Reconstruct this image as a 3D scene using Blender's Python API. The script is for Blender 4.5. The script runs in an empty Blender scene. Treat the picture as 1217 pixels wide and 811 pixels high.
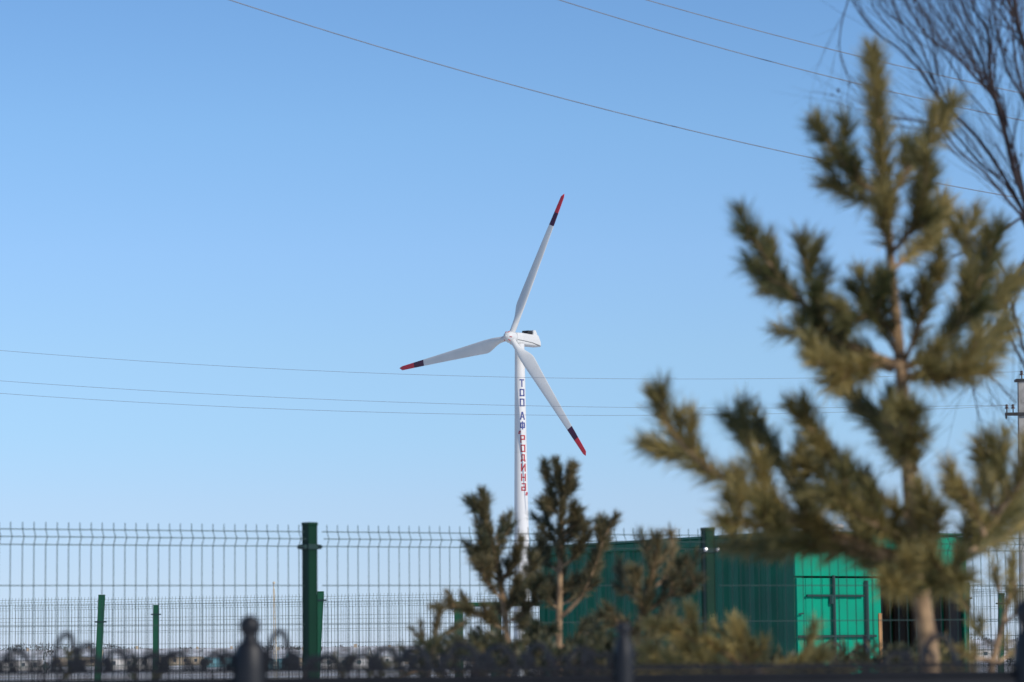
import bpy, bmesh, math, random
import numpy as np
from mathutils import Vector, Matrix
R = math.radians
scene = bpy.context.scene

# ------------------------------------------------------------------ camera
F = 3380.0                      # focal length in photo pixels (1217 wide)
CAMZ = 1.5
PITCH = R(6.05); ROLL = R(0.6)
CAM = Vector((0, 0, CAMZ))
fw = Vector((0, math.cos(PITCH), math.sin(PITCH)))
r0 = Vector((1, 0, 0)); u0 = Vector((0, -math.sin(PITCH), math.cos(PITCH)))
rt = r0*math.cos(ROLL) - u0*math.sin(ROLL)
up = r0*math.sin(ROLL) + u0*math.cos(ROLL)
cd = bpy.data.cameras.new("camera"); cam = bpy.data.objects.new("camera", cd)
scene.collection.objects.link(cam); scene.camera = cam
M = Matrix.Identity(4)
for i in range(3):
    M[i][0] = rt[i]; M[i][1] = up[i]; M[i][2] = -fw[i]; M[i][3] = CAM[i]
cam.matrix_world = M
cd.sensor_width = 36; cd.lens = F/1217*36
cd.clip_start = 0.1; cd.clip_end = 20000
cd.dof.use_dof = True; cd.dof.focus_distance = 85; cd.dof.aperture_fstop = 6.3
cd.dof.aperture_blades = 7

# ------------------------------------------------------------------ light
SUN_EL = R(33); A = R(47)         # A: to the right of straight behind the camera
sdir = Vector((math.sin(A)*math.cos(SUN_EL), -math.cos(A)*math.cos(SUN_EL), math.sin(SUN_EL)))
w = bpy.data.worlds.new("World"); scene.world = w; w.use_nodes = True
nt = w.node_tree; bg = nt.nodes["Background"]
sky = nt.nodes.new("ShaderNodeTexSky"); sky.sky_type = 'NISHITA'; sky.sun_disc = False
sky.sun_elevation = SUN_EL
sky.sun_rotation = math.atan2(sdir.x, sdir.y)
sky.air_density = 1.0; sky.dust_density = 0.0; sky.ozone_density = 4.0; sky.altitude = 1500
# winter air: the sky pales and stays blue towards the horizon
tcw = nt.nodes.new("ShaderNodeTexCoord"); sx = nt.nodes.new("ShaderNodeSeparateXYZ"); cr = nt.nodes.new("ShaderNodeValToRGB")
nt.links.new(tcw.outputs["Generated"], sx.inputs[0]); nt.links.new(sx.outputs[2], cr.inputs[0])
SK = [(0.0, (.52, .615, .95)), (.0284, (.606, .655, .88)), (.0491, (.688, .715, .878)), (.0726, (.741, .803, .906)), (.1018, (.853, .897, .943)),
      (.1366, (.928, .979, 1.036)), (.1793, (.926, 1.042, 1.083)), (.2205, (.872, 1.018, 1.091)), (.6, (.95, 1.0, 1.0))]
while len(cr.color_ramp.elements) < len(SK): cr.color_ramp.elements.new(.5)
for el_, (p_, c_) in zip(cr.color_ramp.elements, SK): el_.position = p_
for el_, (p_, c_) in zip(cr.color_ramp.elements, SK): el_.color = tuple(v/1.1 for v in c_)+(1,)
mw = nt.nodes.new("ShaderNodeMix"); mw.data_type = 'RGBA'; mw.blend_type = 'MULTIPLY'; mw.inputs["Factor"].default_value = 1
nt.links.new(sky.outputs[0], mw.inputs["A"]); nt.links.new(cr.outputs[0], mw.inputs["B"])
nt.links.new(mw.outputs["Result"], bg.inputs[0]); bg.inputs[1].default_value = 0.137
sd = bpy.data.lights.new("sun", 'SUN'); sd.energy = 3.2; sd.angle = R(0.5); sd.color = (1, .93, .84)
so = bpy.data.objects.new("sun", sd); scene.collection.objects.link(so)
so.rotation_euler = sdir.to_track_quat('Z', 'Y').to_euler(); so.location = (20, -20, 30)
scene.view_settings.view_transform = 'Standard'; scene.view_settings.look = 'None'
scene.view_settings.exposure = 0.0; scene.view_settings.gamma = 1

def P(px, py, Y):
    """point of the place seen at photo pixel (px,py), Y metres in front of the camera"""
    d = fw + rt*((px-608.5)/F) + up*((405.5-py)/F)
    return CAM + d*(Y/d.y)

# ------------------------------------------------------------------ materials
def mat(name, col, rough=.6, col2=None, scale=8, metal=0, bump=0, spec=.5, detail=4, attr=None, trans=0):
    m = bpy.data.materials.new(name); m.use_nodes = True
    t = m.node_tree; b = t.nodes["Principled BSDF"]
    b.inputs["Roughness"].default_value = rough; b.inputs["Metallic"].default_value = metal
    b.inputs["Specular IOR Level"].default_value = spec
    c1 = (*col, 1)
    b.inputs["Base Color"].default_value = c1
    if col2 or bump:
        tc = t.nodes.new("ShaderNodeTexCoord")
        n = t.nodes.new("ShaderNodeTexNoise"); n.inputs["Scale"].default_value = scale
        n.inputs["Detail"].default_value = detail
        t.links.new(tc.outputs["Object"], n.inputs["Vector"])
    if col2:
        mx = t.nodes.new("ShaderNodeMix"); mx.data_type = 'RGBA'
        mx.inputs["A"].default_value = c1; mx.inputs["B"].default_value = (*col2, 1)
        if attr:
            a = t.nodes.new("ShaderNodeAttribute"); a.attribute_name = attr
            t.links.new(a.outputs["Fac"], mx.inputs["Factor"])
        else:
            rp = t.nodes.new("ShaderNodeMapRange"); rp.inputs[1].default_value = .35; rp.inputs[2].default_value = .65
            t.links.new(n.outputs["Fac"], rp.inputs[0]); t.links.new(rp.outputs[0], mx.inputs["Factor"])
        t.links.new(mx.outputs["Result"], b.inputs["Base Color"])
    if bump:
        bp = t.nodes.new("ShaderNodeBump"); bp.inputs["Strength"].default_value = bump
        t.links.new(n.outputs["Fac"], bp.inputs["Height"]); t.links.new(bp.outputs[0], b.inputs["Normal"])
    return m

m_snow = mat("snow", (.78, .80, .84), .8, (.50, .44, .36), .035, bump=.2)
m_trail = mat("trampled_snow", (.62, .60, .58), .8, (.38, .34, .29), .3, bump=.3)
m_white = mat("turbine_white", (.72, .71, .68), .5, (.66, .655, .63), .35)
m_towerw = mat("tower_white", (.76, .745, .72), .5, (.70, .69, .67), .3)
m_red = mat("blade_red", (.62, .03, .05), .45, (.54, .035, .05), 1.5)
m_dark = mat("blade_maroon", (.055, .010, .035), .4, (.07, .014, .045), 1.5)
m_blue_l = mat("letter_blue", (.03, .05, .22), .5, (.05, .07, .26), 3)
m_red_l = mat("letter_red", (.50, .03, .05), .5, (.42, .05, .06), 3)
m_blk = mat("black_rubber", (.01, .01, .012), .6, (.02, .02, .02), 5)
m_seam = mat("grey_seam", (.10, .10, .10), .6, (.15, .15, .15), 5)
m_green = mat("post_green", (.008, .088, .040), .5, (.010, .07, .036), 6, spec=.3)
m_wire = mat("wire_green", (.010, .034, .032), .6, (.014, .04, .036), 10, spec=.3)
m_green_shade = mat("near_post_green_shaded", (.001, .030, .013), .5, (.001, .024, .012), 6, spec=.2)  # post green darkened: shade on the near posts is put into the colour
m_bolt = mat("galvanised_bolt", (.75, .77, .78), .25, (.6, .6, .6), 40, metal=.8)
m_cont_shade = mat("container_green_shaded", (.0, .125, .068), .5, (.006, .088, .052), 2.2, spec=.25, detail=9)  # same green as the front, darkened to paint in the side's shade
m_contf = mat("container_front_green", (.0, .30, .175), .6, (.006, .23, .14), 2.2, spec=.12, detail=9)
m_contr = mat("container_roof", (.006, .12, .075), .5, (.01, .10, .07), 2)
m_rod = mat("door_rod_dark", (.01, .05, .045), .5, (.02, .04, .035), 12)
m_wood = mat("raw_wood", (.42, .22, .09), .8, (.30, .15, .06), 6)
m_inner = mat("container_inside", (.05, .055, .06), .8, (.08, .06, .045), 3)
m_iron = mat("black_iron", (.006, .007, .010), .5, (.010, .011, .014), 25, bump=.1, spec=.4)
m_bark = mat("pine_bark", (.43, .28, .15), .9, (.15, .095, .055), 30, bump=.5)
m_birch = mat("twig_bark", (.024, .014, .015), .8, (.042, .025, .022), 15)
m_conc = mat("concrete", (.36, .34, .31), .9, (.26, .25, .23), 5)
m_cable = mat("cable", (.17, .20, .25), .5, (.21, .24, .29), 5)
m_ceram = mat("dark_ceramic", (.05, .025, .02), .3, (.03, .02, .02), 20)
m_cream = mat("mast_cream", (.62, .56, .46), .6, (.5, .42, .3), 2)
m_wallw = mat("plaster_white", (.62, .58, .54), .8, (.52, .48, .44), .6)
m_wallt = mat("plaster_turquoise", (.18, .38, .42), .8, (.14, .32, .36), .6)
m_walls = mat("plaster_sand", (.50, .40, .28), .8, (.44, .34, .24), .6)
m_roof = mat("roof_slate", (.20, .19, .19), .8, (.62, .64, .68), .25)
m_glass = mat("window_dark", (.10, .11, .13), .15, (.05, .06, .07), 3)
m_tree = mat("far_trees", (.055, .048, .045), .95, (.085, .072, .062), .06)
m_dry = mat("dry_grass", (.30, .21, .08), .9, (.16, .13, .05), 3)

def needle_mat(name, c1, c2):
    m = mat(name, c1, .5, c2, 3, attr="tint", spec=.35)
    t = m.node_tree; b = t.nodes["Principled BSDF"]
    out = [n for n in t.nodes if n.type == 'OUTPUT_MATERIAL'][0]
    tr = t.nodes.new("ShaderNodeBsdfTranslucent"); mx = t.nodes.new("ShaderNodeMixShader")
    mx.inputs[0].default_value = .25
    col = b.inputs["Base Color"].links[0].from_socket
    t.links.new(col, tr.inputs[0]); t.links.new(b.outputs[0], mx.inputs[1])
    t.links.new(tr.outputs[0], mx.inputs[2]); t.links.new(mx.outputs[0], out.inputs[0])
    return m
m_needle = needle_mat("pine_needles", (.062, .080, .030), (.43, .325, .115))
m_needle_d = needle_mat("young_pine_needles", (.045, .060, .032), (.27, .20, .09))

# ------------------------------------------------------------------ helpers
def link(o, parent=None):
    scene.collection.objects.link(o)
    if parent: o.parent = parent
    return o
def tag(o, label=None, cat=None, group=None, kind=None):
    if label: o["label"] = label
    if cat: o["category"] = cat
    if group: o["group"] = group
    if kind: o["kind"] = kind
    return o
def empty(name, loc, rz=0):
    o = bpy.data.objects.new(name, None); o.location = loc; o.rotation_euler = (0, 0, rz)
    o.empty_display_size = .2
    return link(o)

class MB:
    """collects shapes in world (or local) coordinates, links them as ONE mesh object"""
    def __init__(s): s.v = []; s.f = []; s.m = []
    def add(s, vs, fs, mi=0):
        n = len(s.v); s.v += [tuple(v) for v in vs]
        s.f += [tuple(i+n for i in f) for f in fs]; s.m += [mi]*len(fs)
    def box(s, c, sx, sy, sz, rot=None, mi=0):
        vs = []
        for x in (-.5, .5):
            for y in (-.5, .5):
                for z in (-.5, .5):
                    v = Vector((x*sx, y*sy, z*sz))
                    if rot: v = rot @ v
                    vs.append(Vector(c)+v)
        s.add(vs, [(0,1,3,2),(4,6,7,5),(0,4,5,1),(2,3,7,6),(0,2,6,4),(1,5,7,3)], mi)
    def bevbox(s, c, sx, sy, sz, b, rot=None, mi=0):
        bm = bmesh.new(); bmesh.ops.create_cube(bm, size=1)
        for v in bm.verts: v.co = Vector((v.co.x*sx, v.co.y*sy, v.co.z*sz))
        bmesh.ops.bevel(bm, geom=bm.edges[:], offset=b, segments=2, affect='EDGES', profile=.5)
        vs = [Vector(c)+(rot @ v.co if rot else v.co) for v in bm.verts]
        s.add(vs, [[v.index for v in f.verts] for f in bm.faces], mi); bm.free()
    def tube(s, pts, rads, n=6, cap=True, mi=0):
        pts = [Vector(p) for p in pts]
        if not hasattr(rads, '__len__'): rads = [rads]*len(pts)
        rings = []; ref = None
        for i, p in enumerate(pts):
            a = pts[max(i-1, 0)]; b = pts[min(i+1, len(pts)-1)]
            t = (b-a)
            if t.length < 1e-9: t = Vector((0, 0, 1))
            t.normalize()
            if ref is None: ref = t.orthogonal().normalized()
            ref = (ref - t*ref.dot(t))
            if ref.length < 1e-6: ref = t.orthogonal()
            ref.normalize()
            q = t.cross(ref)
            rings.append([p + (ref*math.cos(2*math.pi*k/n)+q*math.sin(2*math.pi*k/n))*rads[i] for k in range(n)])
        vs = [v for r in rings for v in r]; fs = []
        for i in range(len(pts)-1):
            for k in range(n):
                fs.append((i*n+k, i*n+(k+1) % n, (i+1)*n+(k+1) % n, (i+1)*n+k))
        if cap:
            fs.append(tuple(reversed(range(n)))); fs.append(tuple((len(pts)-1)*n+k for k in range(n)))
        s.add(vs, fs, mi)
    def ball(s, c, rad, nu=12, nv=8, sc=(1,1,1), rot=None, mi=0):
        vs = []; fs = []
        for j in range(1, nv):
            th = math.pi*j/nv
            for i in range(nu):
                ph = 2*math.pi*i/nu
                v = Vector((math.sin(th)*math.cos(ph)*sc[0], math.sin(th)*math.sin(ph)*sc[1], math.cos(th)*sc[2]))*rad
                if rot: v = rot @ v
                vs.append(Vector(c)+v)
        tv = Vector((0,0,rad*sc[2])); bv = -tv
        if rot: tv = rot @ tv; bv = rot @ bv
        vs += [Vector(c)+tv, Vector(c)+bv]; T = len(vs)-2; B = T+1
        for j in range(nv-2):
            for i in range(nu):
                fs.append((j*nu+i, (j+1)*nu+i, (j+1)*nu+(i+1) % nu, j*nu+(i+1) % nu))
        for i in range(nu):
            fs.append((T, i, (i+1) % nu)); fs.append((B, (nv-2)*nu+(i+1) % nu, (nv-2)*nu+i))
        s.add(vs, fs, mi)
    def build(s, name, mats, parent=None, smooth=False):
        me = bpy.data.meshes.new(name)
        base = Vector((0, 0, 0))
        if parent is not None:
            chain = parent; ofs = Vector((0,0,0))
            while chain is not None:
                ofs += chain.location; chain = chain.parent
            base = ofs
        me.from_pydata([tuple(Vector(v)-base) for v in s.v], [], s.f)
        if not isinstance(mats, (list, tuple)): mats = [mats]
        for m in mats: me.materials.append(m)
        if len(mats) > 1: me.polygons.foreach_set("material_index", s.m)
        if smooth:
            me.polygons.foreach_set("use_smooth", [True]*len(me.polygons))
        me.update(); o = bpy.data.objects.new(name, me)
        return link(o, parent)

def smooth_line(pts, k=4):
    """Catmull-Rom"""
    pts = [Vector(p) for p in pts]
    if len(pts) < 3: return [pts[0].lerp(pts[-1], i/k) for i in range(k+1)]
    out = []
    for i in range(len(pts)-1):
        p0 = pts[max(i-1, 0)]; p1 = pts[i]; p2 = pts[i+1]; p3 = pts[min(i+2, len(pts)-1)]
        for j in range(k):
            t = j/k
            out.append(.5*((2*p1)+(p2-p0)*t+(2*p0-5*p1+4*p2-p3)*t*t+(3*p1-p0-3*p2+p3)*t**3))
    out.append(pts[-1]); return out

# ------------------------------------------------------------------ ground
def gz(x, y):
    t = min(max((y-60)/240, 0), 1); t = t*t*(3-2*t)
    z = -5.0*t
    if y > 110: z += .35*math.sin(x*.021+y*.013)*min((y-110)/100, 1)+.2*math.sin(x*.06-y*.031)*min((y-110)/100, 1)
    return z
mb = MB()
ys = [-60, -20, 0, 10, 20, 35, 50, 60]+[70+10*i for i in range(40)]+[480+60*i for i in range(20)]+[1700, 2000, 2500, 3500, 5000, 8000]
xs = sorted(set([-4000, -2500, -1500, -1000, -700]+[-500+12.5*i for i in range(81)]+[700, 1000, 1500, 2500, 4000]))
vs = [(x, y, gz(x, y)) for y in ys for x in xs]; nx = len(xs)
fs = [(j*nx+i, j*nx+i+1, (j+1)*nx+i+1, (j+1)*nx+i) for j in range(len(ys)-1) for i in range(nx-1)]
mb.add(vs, fs); g = mb.build("ground", m_snow, smooth=True); tag(g, kind="structure")
mb = MB()
pl = [(x, 152+6*math.sin(x*.02)) for x in range(-300, 301, 10)]
vs = []
for x, y in pl: vs += [(x, y-3, gz(x, y-3)+.06), (x, y+3, gz(x, y+3)+.06)]
mb.add(vs, [(2*i, 2*i+2, 2*i+3, 2*i+1) for i in range(len(pl)-1)])
o = mb.build("snowy_road", m_trail, smooth=True); tag(o, kind="structure")

# ------------------------------------------------------------------ far treeline
random.seed(5)
def leaf_clump(mb, c, rx, ry, rz, n, sz):
    """a crown built of many small twig-sized faces"""
    for i in range(n):
        while True:
            v = Vector((random.uniform(-1, 1), random.uniform(-1, 1), random.uniform(-1, 1)))
            if v.length < 1: break
        p = Vector(c)+Vector((v.x*rx, v.y*ry, v.z*rz)); a = random.uniform(0, 6.28); k = sz*random.uniform(.5, 1.3)
        d = Vector((math.cos(a)*k*.5, math.sin(a)*k*.5, 0)); u_ = Vector((random.uniform(-.4, .4)*k, random.uniform(-.4, .4)*k, k*random.uniform(.7, 1.5)))
        mb.add([p-d, p+d, p+u_], [(0, 1, 2)])
mb = MB()
x = -560
while x < 560:
    h = 6.0+2.0*math.sin(x*.013)+1.5*math.sin(x*.041+1)+1.2*math.sin(x*.11)+random.uniform(-1, 1.2)
    leaf_clump(mb, (x, 1900+random.uniform(-30, 30), -5+h*.5), random.uniform(5, 10), 8, h*.5, 90, .9)
    x += 5
o = mb.build("far_shelterbelt", m_tree); tag(o, kind="stuff")
tag(o, "low dark line of trees along the whole horizon beyond the town", "trees")

# ------------------------------------------------------------------ far houses
random.seed(11)
def house(px, Y, wid, dep, hh, wm, rh, rot, label):
    X = P(px, 780, Y).x; z = gz(X, Y)
    e = empty("village_house", (X, Y, z)); rm = Matrix.Rotation(rot, 3, 'Z')
    tag(e, label, "house", "village houses on the snowy plain")
    L = lambda x, y, zz: Vector((X, Y, z)) + rm @ Vector((x, y, zz))
    a, b = wid/2, dep/2
    mb = MB(); mb.box(L(0, 0, hh/2-.2), wid, dep, hh+.4, rm)
    mb.add([L(-a, -b, hh), L(-a, b, hh), L(-a, 0, hh+rh)], [(0, 1, 2)]); mb.add([L(a, -b, hh), L(a, b, hh), L(a, 0, hh+rh)], [(0, 1, 2)])
    mb.build("wall", wm, e)
    mb = MB()
    for s in (-1, 1):
        o1 = L(-a-.4, s*(b+.4), hh-.15); o2 = L(a+.4, s*(b+.4), hh-.15); o3 = L(a+.4, 0, hh+rh+.1); o4 = L(-a-.4, 0, hh+rh+.1)
        q = Vector((0, 0, .18))
        mb.add([o1, o2, o3, o4, o1+q, o2+q, o3+q, o4+q], [(0,1,2,3),(4,5,6,7),(0,1,5,4),(1,2,6,5),(2,3,7,6),(3,0,4,7)])
    rf = mb.build("roof", m_roof, e)
    mb = MB(); mb.box(L(a*.4, 0, hh+rh+.4), .7, .7, 1.1, rm); mb.build("chimney", m_walls, rf)
    n = max(2, int(wid/3.2))
    for i in range(n):
        mb = MB(); mb.box(L(-a+wid*(i+.5)/n, -b-.01, hh*.55), 1.0, .12, 1.0, rm); mb.build("window", m_glass, e)
H = [(22, 800, 13, 9, 3.0, m_wallw, 2.2, .1, "low white house farthest left behind the fences"),
     (95, 930, 15, 10, 3.2, m_walls, 2.4, -.15, "sand coloured house just left of the leaning green fence post"),
     (152, 760, 12, 9, 3, m_wallw, 2.1, .2, "white house between the two left green fence posts"),
     (222, 980, 18, 9, 3.2, m_walls, 2.2, 0, "long sand coloured house left of the iron ball post"),
     (266, 820, 11, 8, 3, m_wallt, 2.0, .1, "turquoise house immediately left of the iron ball post"),
     (323, 740, 8, 8, 3.0, m_wallt, 1.9, -.1, "turquoise house at the foot of the cream mast"),
     (352, 900, 11, 8, 3, m_walls, 2.0, .15, "sand house between the cream mast and the tall green post"),
     (412, 700, 11, 8, 3, m_wallw, 2.1, -.1, "white house just right of the tall green post"),
     (452, 860, 14, 9, 3.1, m_wallw, 2.2, .1, "white house halfway between tall green post and gate frame"),
     (503, 960, 16, 9, 3.1, m_walls, 2.2, 0, "sand coloured house left of the green gate frame"),
     (568, 900, 13, 9, 3, m_wallw, 2.2, .1, "white house seen through the green gate frame"),
     (1178, 800, 14, 9, 3.1, m_wallw, 2.2, -.1, "white house at the right edge behind the far fence")]
for h in H: house(*h)
VT = [(55, 700, 3.6, "leafless tree beside the farthest left white house"), (128, 880, 5, "leafless tree right of the leaning green post"),
      (196, 720, 3.2, "leafless tree just right of the thin upright post"), (244, 760, 3.6, "leafless tree left of the turquoise house by the ball post"),
      (344, 690, 3.4, "leafless tree right of the cream mast"), (386, 820, 5, "leafless tree just right of the tall green post"),
      (433, 900, 6, "tall leafless tree between the two white houses"), (475, 880, 7, "widest leafless tree on the plain, left of the low small pine"),
      (530, 760, 4, "leafless tree immediately left of the gate frame"), (1200, 700, 4, "leafless tree at the right edge beyond the far fence")]
for px, Y, hh, lb in VT:
    X = P(px, 780, Y).x; z = gz(X, Y); e = empty("village_tree", (X, Y, z)); tag(e, lb, "tree", "bare trees among the village houses")
    mb = MB(); hh *= .72
    mb.tube([(X, Y, z-.2), (X+.1, Y, z+hh*.5), (X, Y, z+hh*.9)], [.22, .14, .04], 6); mb.build("trunk", m_birch, e)
    mb = MB(); leaf_clump(mb, (X, Y, z+hh*.62), hh*.45, hh*.4, hh*.42, 320, .28); mb.build("crown", m_tree, e)

# cream mast
p = P(328, 800, 120); q = P(325.5, 693, 120)
e = empty("signal_mast", (p.x, 120, gz(p.x, 120)))
tag(e, "thin cream coloured mast standing left of the tall green post", "mast")
b0 = Vector((p.x, 120, gz(p.x, 120)-.1))
mb = MB()
for dx, dy in ((-.07, -.07), (.07, -.07), (.07, .07), (-.07, .07)):
    mb.tube([b0+Vector((dx, dy, 0)), q+Vector((dx*.3, dy*.3, -.25))], .018, 5)
n = 18
for i in range(n):
    t0 = i/n; t1 = (i+1)/n; s = 1 if i % 2 else -1
    c0 = b0.lerp(q, t0); c1 = b0.lerp(q, t1); k0 = .07*(1-.7*t0); k1 = .07*(1-.7*t1)
    mb.tube([c0+Vector((-s*k0, -k0, 0)), c1+Vector((s*k1, -k1, 0))], .012, 4)
    mb.tube([c0+Vector((-k0, -s*k0, 0)), c1+Vector((-k1, s*k1, 0))], .012, 4)
mb.build("lattice", m_cream, e)
mb = MB(); mb.tube([q+Vector((0, 0, -.3)), q], .02, 5); mb.ball(q, .06, 8, 6); mb.build("beacon", m_cream, e)

# ------------------------------------------------------------------ wind turbine
D = 460.0; pxm = D/F            # metres per photo pixel at the turbine
rotc = P(606.6, 400.8, D)       # rotor centre
yaw = R(38)
axis = Vector((-math.sin(yaw), -math.cos(yaw), .05)).normalized()   # points upwind, towards camera-left
tw = P(618.5, 412, D); tb_x = P(620.2, 700, D).x
TX = tb_x+.05
tower_base = Vector((TX, D+1.0, gz(TX, D)-.3))
towtop = Vector((P(617.5, 412, D+1).x, D+1.0, P(617.5, 409, D+1).z))
T = empty("wind_turbine", tower_base)
tag(T, "tall white wind turbine with red and maroon blade tips and letters down its tower", "wind turbine")
# tower
mb = MB(); NS = 48; zs = 40
Rb, Rt = 1.50, .78
def tower_pt(z, ang, off=0):
    t = (z-tower_base.z)/(towtop.z-tower_base.z)
    c = tower_base.lerp(towtop, t); rr = Rb+(Rt-Rb)*t+off
    return Vector((c.x+math.sin(ang)*rr, c.y-math.cos(ang)*rr, z))
vs = []; fs = []
for j in range(zs+1):
    z = tower_base.z+(towtop.z-tower_base.z)*j/zs
    for i in range(NS): vs.append(tower_pt(z, 2*math.pi*i/NS))
for j in range(zs):
    for i in range(NS): fs.append((j*NS+i, j*NS+(i+1) % NS, (j+1)*NS+(i+1) % NS, (j+1)*NS+i))
mb.add(vs, fs); tow = mb.build("tower", m_towerw, T, smooth=True)
for fr in (.34, .68):
    mb = MB(); z = tower_base.z+(towtop.z-tower_base.z)*fr; vs = []
    for zz in (z, z+.09):
        for i in range(NS): vs.append(tower_pt(zz, 2*math.pi*i/NS, .012))
    mb.add(vs, [(i, (i+1) % NS, NS+(i+1) % NS, NS+i) for i in range(NS)]); mb.build("flange", m_white, tow)
# letters
G = {'T': [(0,1,1,1), (.5,0,.5,1)],
 'O': [(0,0,0,1), (0,1,1,1), (1,1,1,0), (1,0,0,0)],
 'A': [(0,0,.42,1), (.58,1,1,0), (.15,.33,.85,.33)],
 'F': [(0,.2,0,.85), (0,.85,1,.85), (1,.85,1,.2), (1,.2,0,.2), (.5,0,.5,1)],
 'R': [(0,0,0,1), (0,1,1,1), (1,1,1,.45), (1,.45,0,.45)],
 'D': [(0,0,0,.17), (0,.17,1,.17), (1,.17,1,0), (.22,.17,.22,1), (.22,1,.85,1), (.85,1,.85,.17)],
 'I': [(0,0,0,1), (1,0,1,1), (0,.05,1,.95)],
 'N': [(0,0,0,1), (1,0,1,1), (0,.5,1,.5)],
 'a': [(.1,1,1,1), (1,1,1,0), (1,0,0,0), (0,0,0,.48), (0,.48,1,.48)],
 'q': [(.0,.0,.3,1), (.55,0,.85,1)]}
def letter(ch, pxc, y0, y1, wpx, m, stroke=.19, name="letter"):
    zt = P(pxc, y0, D).z; zb = P(pxc, y1, D).z
    zc = (zt+zb)/2; t = (zc-tower_base.z)/(towtop.z-tower_base.z)
    rr = Rb+(Rt-Rb)*t; cx = tower_base.lerp(towtop, t).x
    offc = (P(pxc, (y0+y1)/2, D).x-cx)
    W = wpx*pxm
    mb = MB()
    for (x0, a0, x1, a1) in G[ch]:
        p0 = Vector((offc-W/2+stroke/2+x0*(W-stroke), zb+stroke/2+a0*(zt-zb-stroke)))
        p1 = Vector((offc-W/2+stroke/2+x1*(W-stroke), zb+stroke/2+a1*(zt-zb-stroke)))
        d = (p1-p0).normalized(); nrm = Vector((-d.y, d.x))*stroke/2
        p0 = p0-d*stroke/2; p1 = p1+d*stroke/2; k = 6; vs = []
        for i in range(k+1):
            c = p0.lerp(p1, i/k)
            for s in (-1, 1):
                q = c+nrm*s; ang = math.asin(max(-.99, min(.99, q.x/rr)))
                vs.append(tower_pt(q.y, ang, .02+.003*(G[ch].index((x0,a0,x1,a1)))))
        mb.add(vs, [(2*i, 2*i+2, 2*i+3, 2*i+1) for i in range(k)])
    mb.build(name, m, tow)
for ch, x, a, b in (('T', 620.2, 450.8, 460), ('O', 620.4, 462.3, 471), ('O', 620.5, 473.8, 483), ('A', 620.8, 489.5, 499), ('F', 621, 501, 510.5)):
    letter(ch, x, a, b, 5.6, m_blue_l)
letter('q', 617.8, 512, 516, 3.6, m_red_l, .14, "quotation_mark")
for ch, x, a, b in (('R', 621.2, 517.2, 526.5), ('O', 621.5, 528.6, 537.4), ('D', 621.6, 540, 549), ('I', 621.9, 551, 560.6), ('N', 622.1, 563, 572), ('a', 622.4, 574.4, 583.6)):
    letter(ch, x, a, b, 5.6, m_red_l)
letter('q', 626.0, 585, 589, 3.4, m_red_l, .14, "quotation_mark")
# nacelle: built along axis
ax = axis; side = ax.cross(Vector((0, 0, 1))).normalized(); upn = side.cross(ax).normalized()
def N(a, s, h): return rotc - ax*a + side*s + upn*h      # a: metres back from rotor centre
def loft(mb, secs, mi=0, cap=True, n=20, pw=3.2):
    vs = []; fs = []
    for (a, hw, zt, zb) in secs:
        for i in range(n):
            th = 2*math.pi*i/n; c, s_ = math.cos(th), math.sin(th)
            x = math.copysign(abs(c)**(2/pw), c)*hw; z = math.copysign(abs(s_)**(2/pw), s_)
            vs.append(N(a, x, (zt+zb)/2+z*(zt-zb)/2))
    for j in range(len(secs)-1):
        for i in range(n): fs.append((j*n+i, j*n+(i+1) % n, (j+1)*n+(i+1) % n, (j+1)*n+i))
    if cap: fs.append(tuple(range(n))); fs.append(tuple((len(secs)-1)*n+i for i in range(n)))
    mb.add(vs, fs, mi)
mb = MB(); loft(mb, [(.75, .55, .65, -.75), (.85, .85, .85, -1.1), (2.0, 1.1, .95, -1.1), (4.5, 1.10, 1.0, -.98), (5.9, 1.05, 1.12, -.88), (6.3, 1.0, 1.1, -.86), (6.9, .95, .1, -.82), (7.0, .88, -.3, -.8)], pw=5)
nac = mb.build("nacelle", m_white, T)
mb = MB()
for s in (-1, 1):
    mb.tube([N(.9, s*.9, -.35), N(2.0, s*1.12, -.4), N(4.5, s*1.12, -.45), N(5.9, s*1.06, -.6), N(6.9, s*.93, -.68)], .045, 6)
mb.build("seam", m_seam, nac)
mb = MB(); rm = Matrix((side, -ax, upn)).transposed()
mb.bevbox(N(4.4, 0, 1.30), 1.3, 1.15, .55, .08, rm); mb.build("cooler", m_blk, nac)
mb = MB(); vs = [N(5.1, -.75, 1.0), N(5.1, .75, 1.0), N(5.1, .75, 1.75), N(5.1, -.75, 1.75), N(6.4, -.7, .9), N(6.4, .7, .9), N(5.8, .7, 1.8), N(5.8, -.7, 1.8)]
mb.add(vs, [(0,1,2,3),(4,5,6,7),(0,1,5,4),(3,2,6,7),(0,3,7,4),(1,2,6,5)]); mb.build("rear_hatch", m_white, nac)
# hub and spinner
hub = empty("rotor", rotc); hub.parent = T; hub.location = rotc-tower_base
mb = MB()
secs = [(-1.35, .05), (-1.3, .35), (-1.1, .62), (-.7, .86), (-.2, .98), (.4, 1.0), (.72, .95)]
loft(mb, [(a, r_, r_, -r_) for a, r_ in secs], pw=2, n=24)
sp = mb.build("spinner", m_white, hub, smooth=True)
mb = MB()
for k in range(3):
    th = R(90+120*k)
    for j in range(2):
        mb = MB(); a0 = th+R(-22+44*j)
        pts = [N(-.68, math.cos(a0)*.88, math.sin(a0)*.88), N(-1.05, math.cos(a0*1)*.68, math.sin(a0)*.68)]
        mb.tube(pts, .07, 6); mb.build("red_mark", m_red_l, sp)
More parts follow.
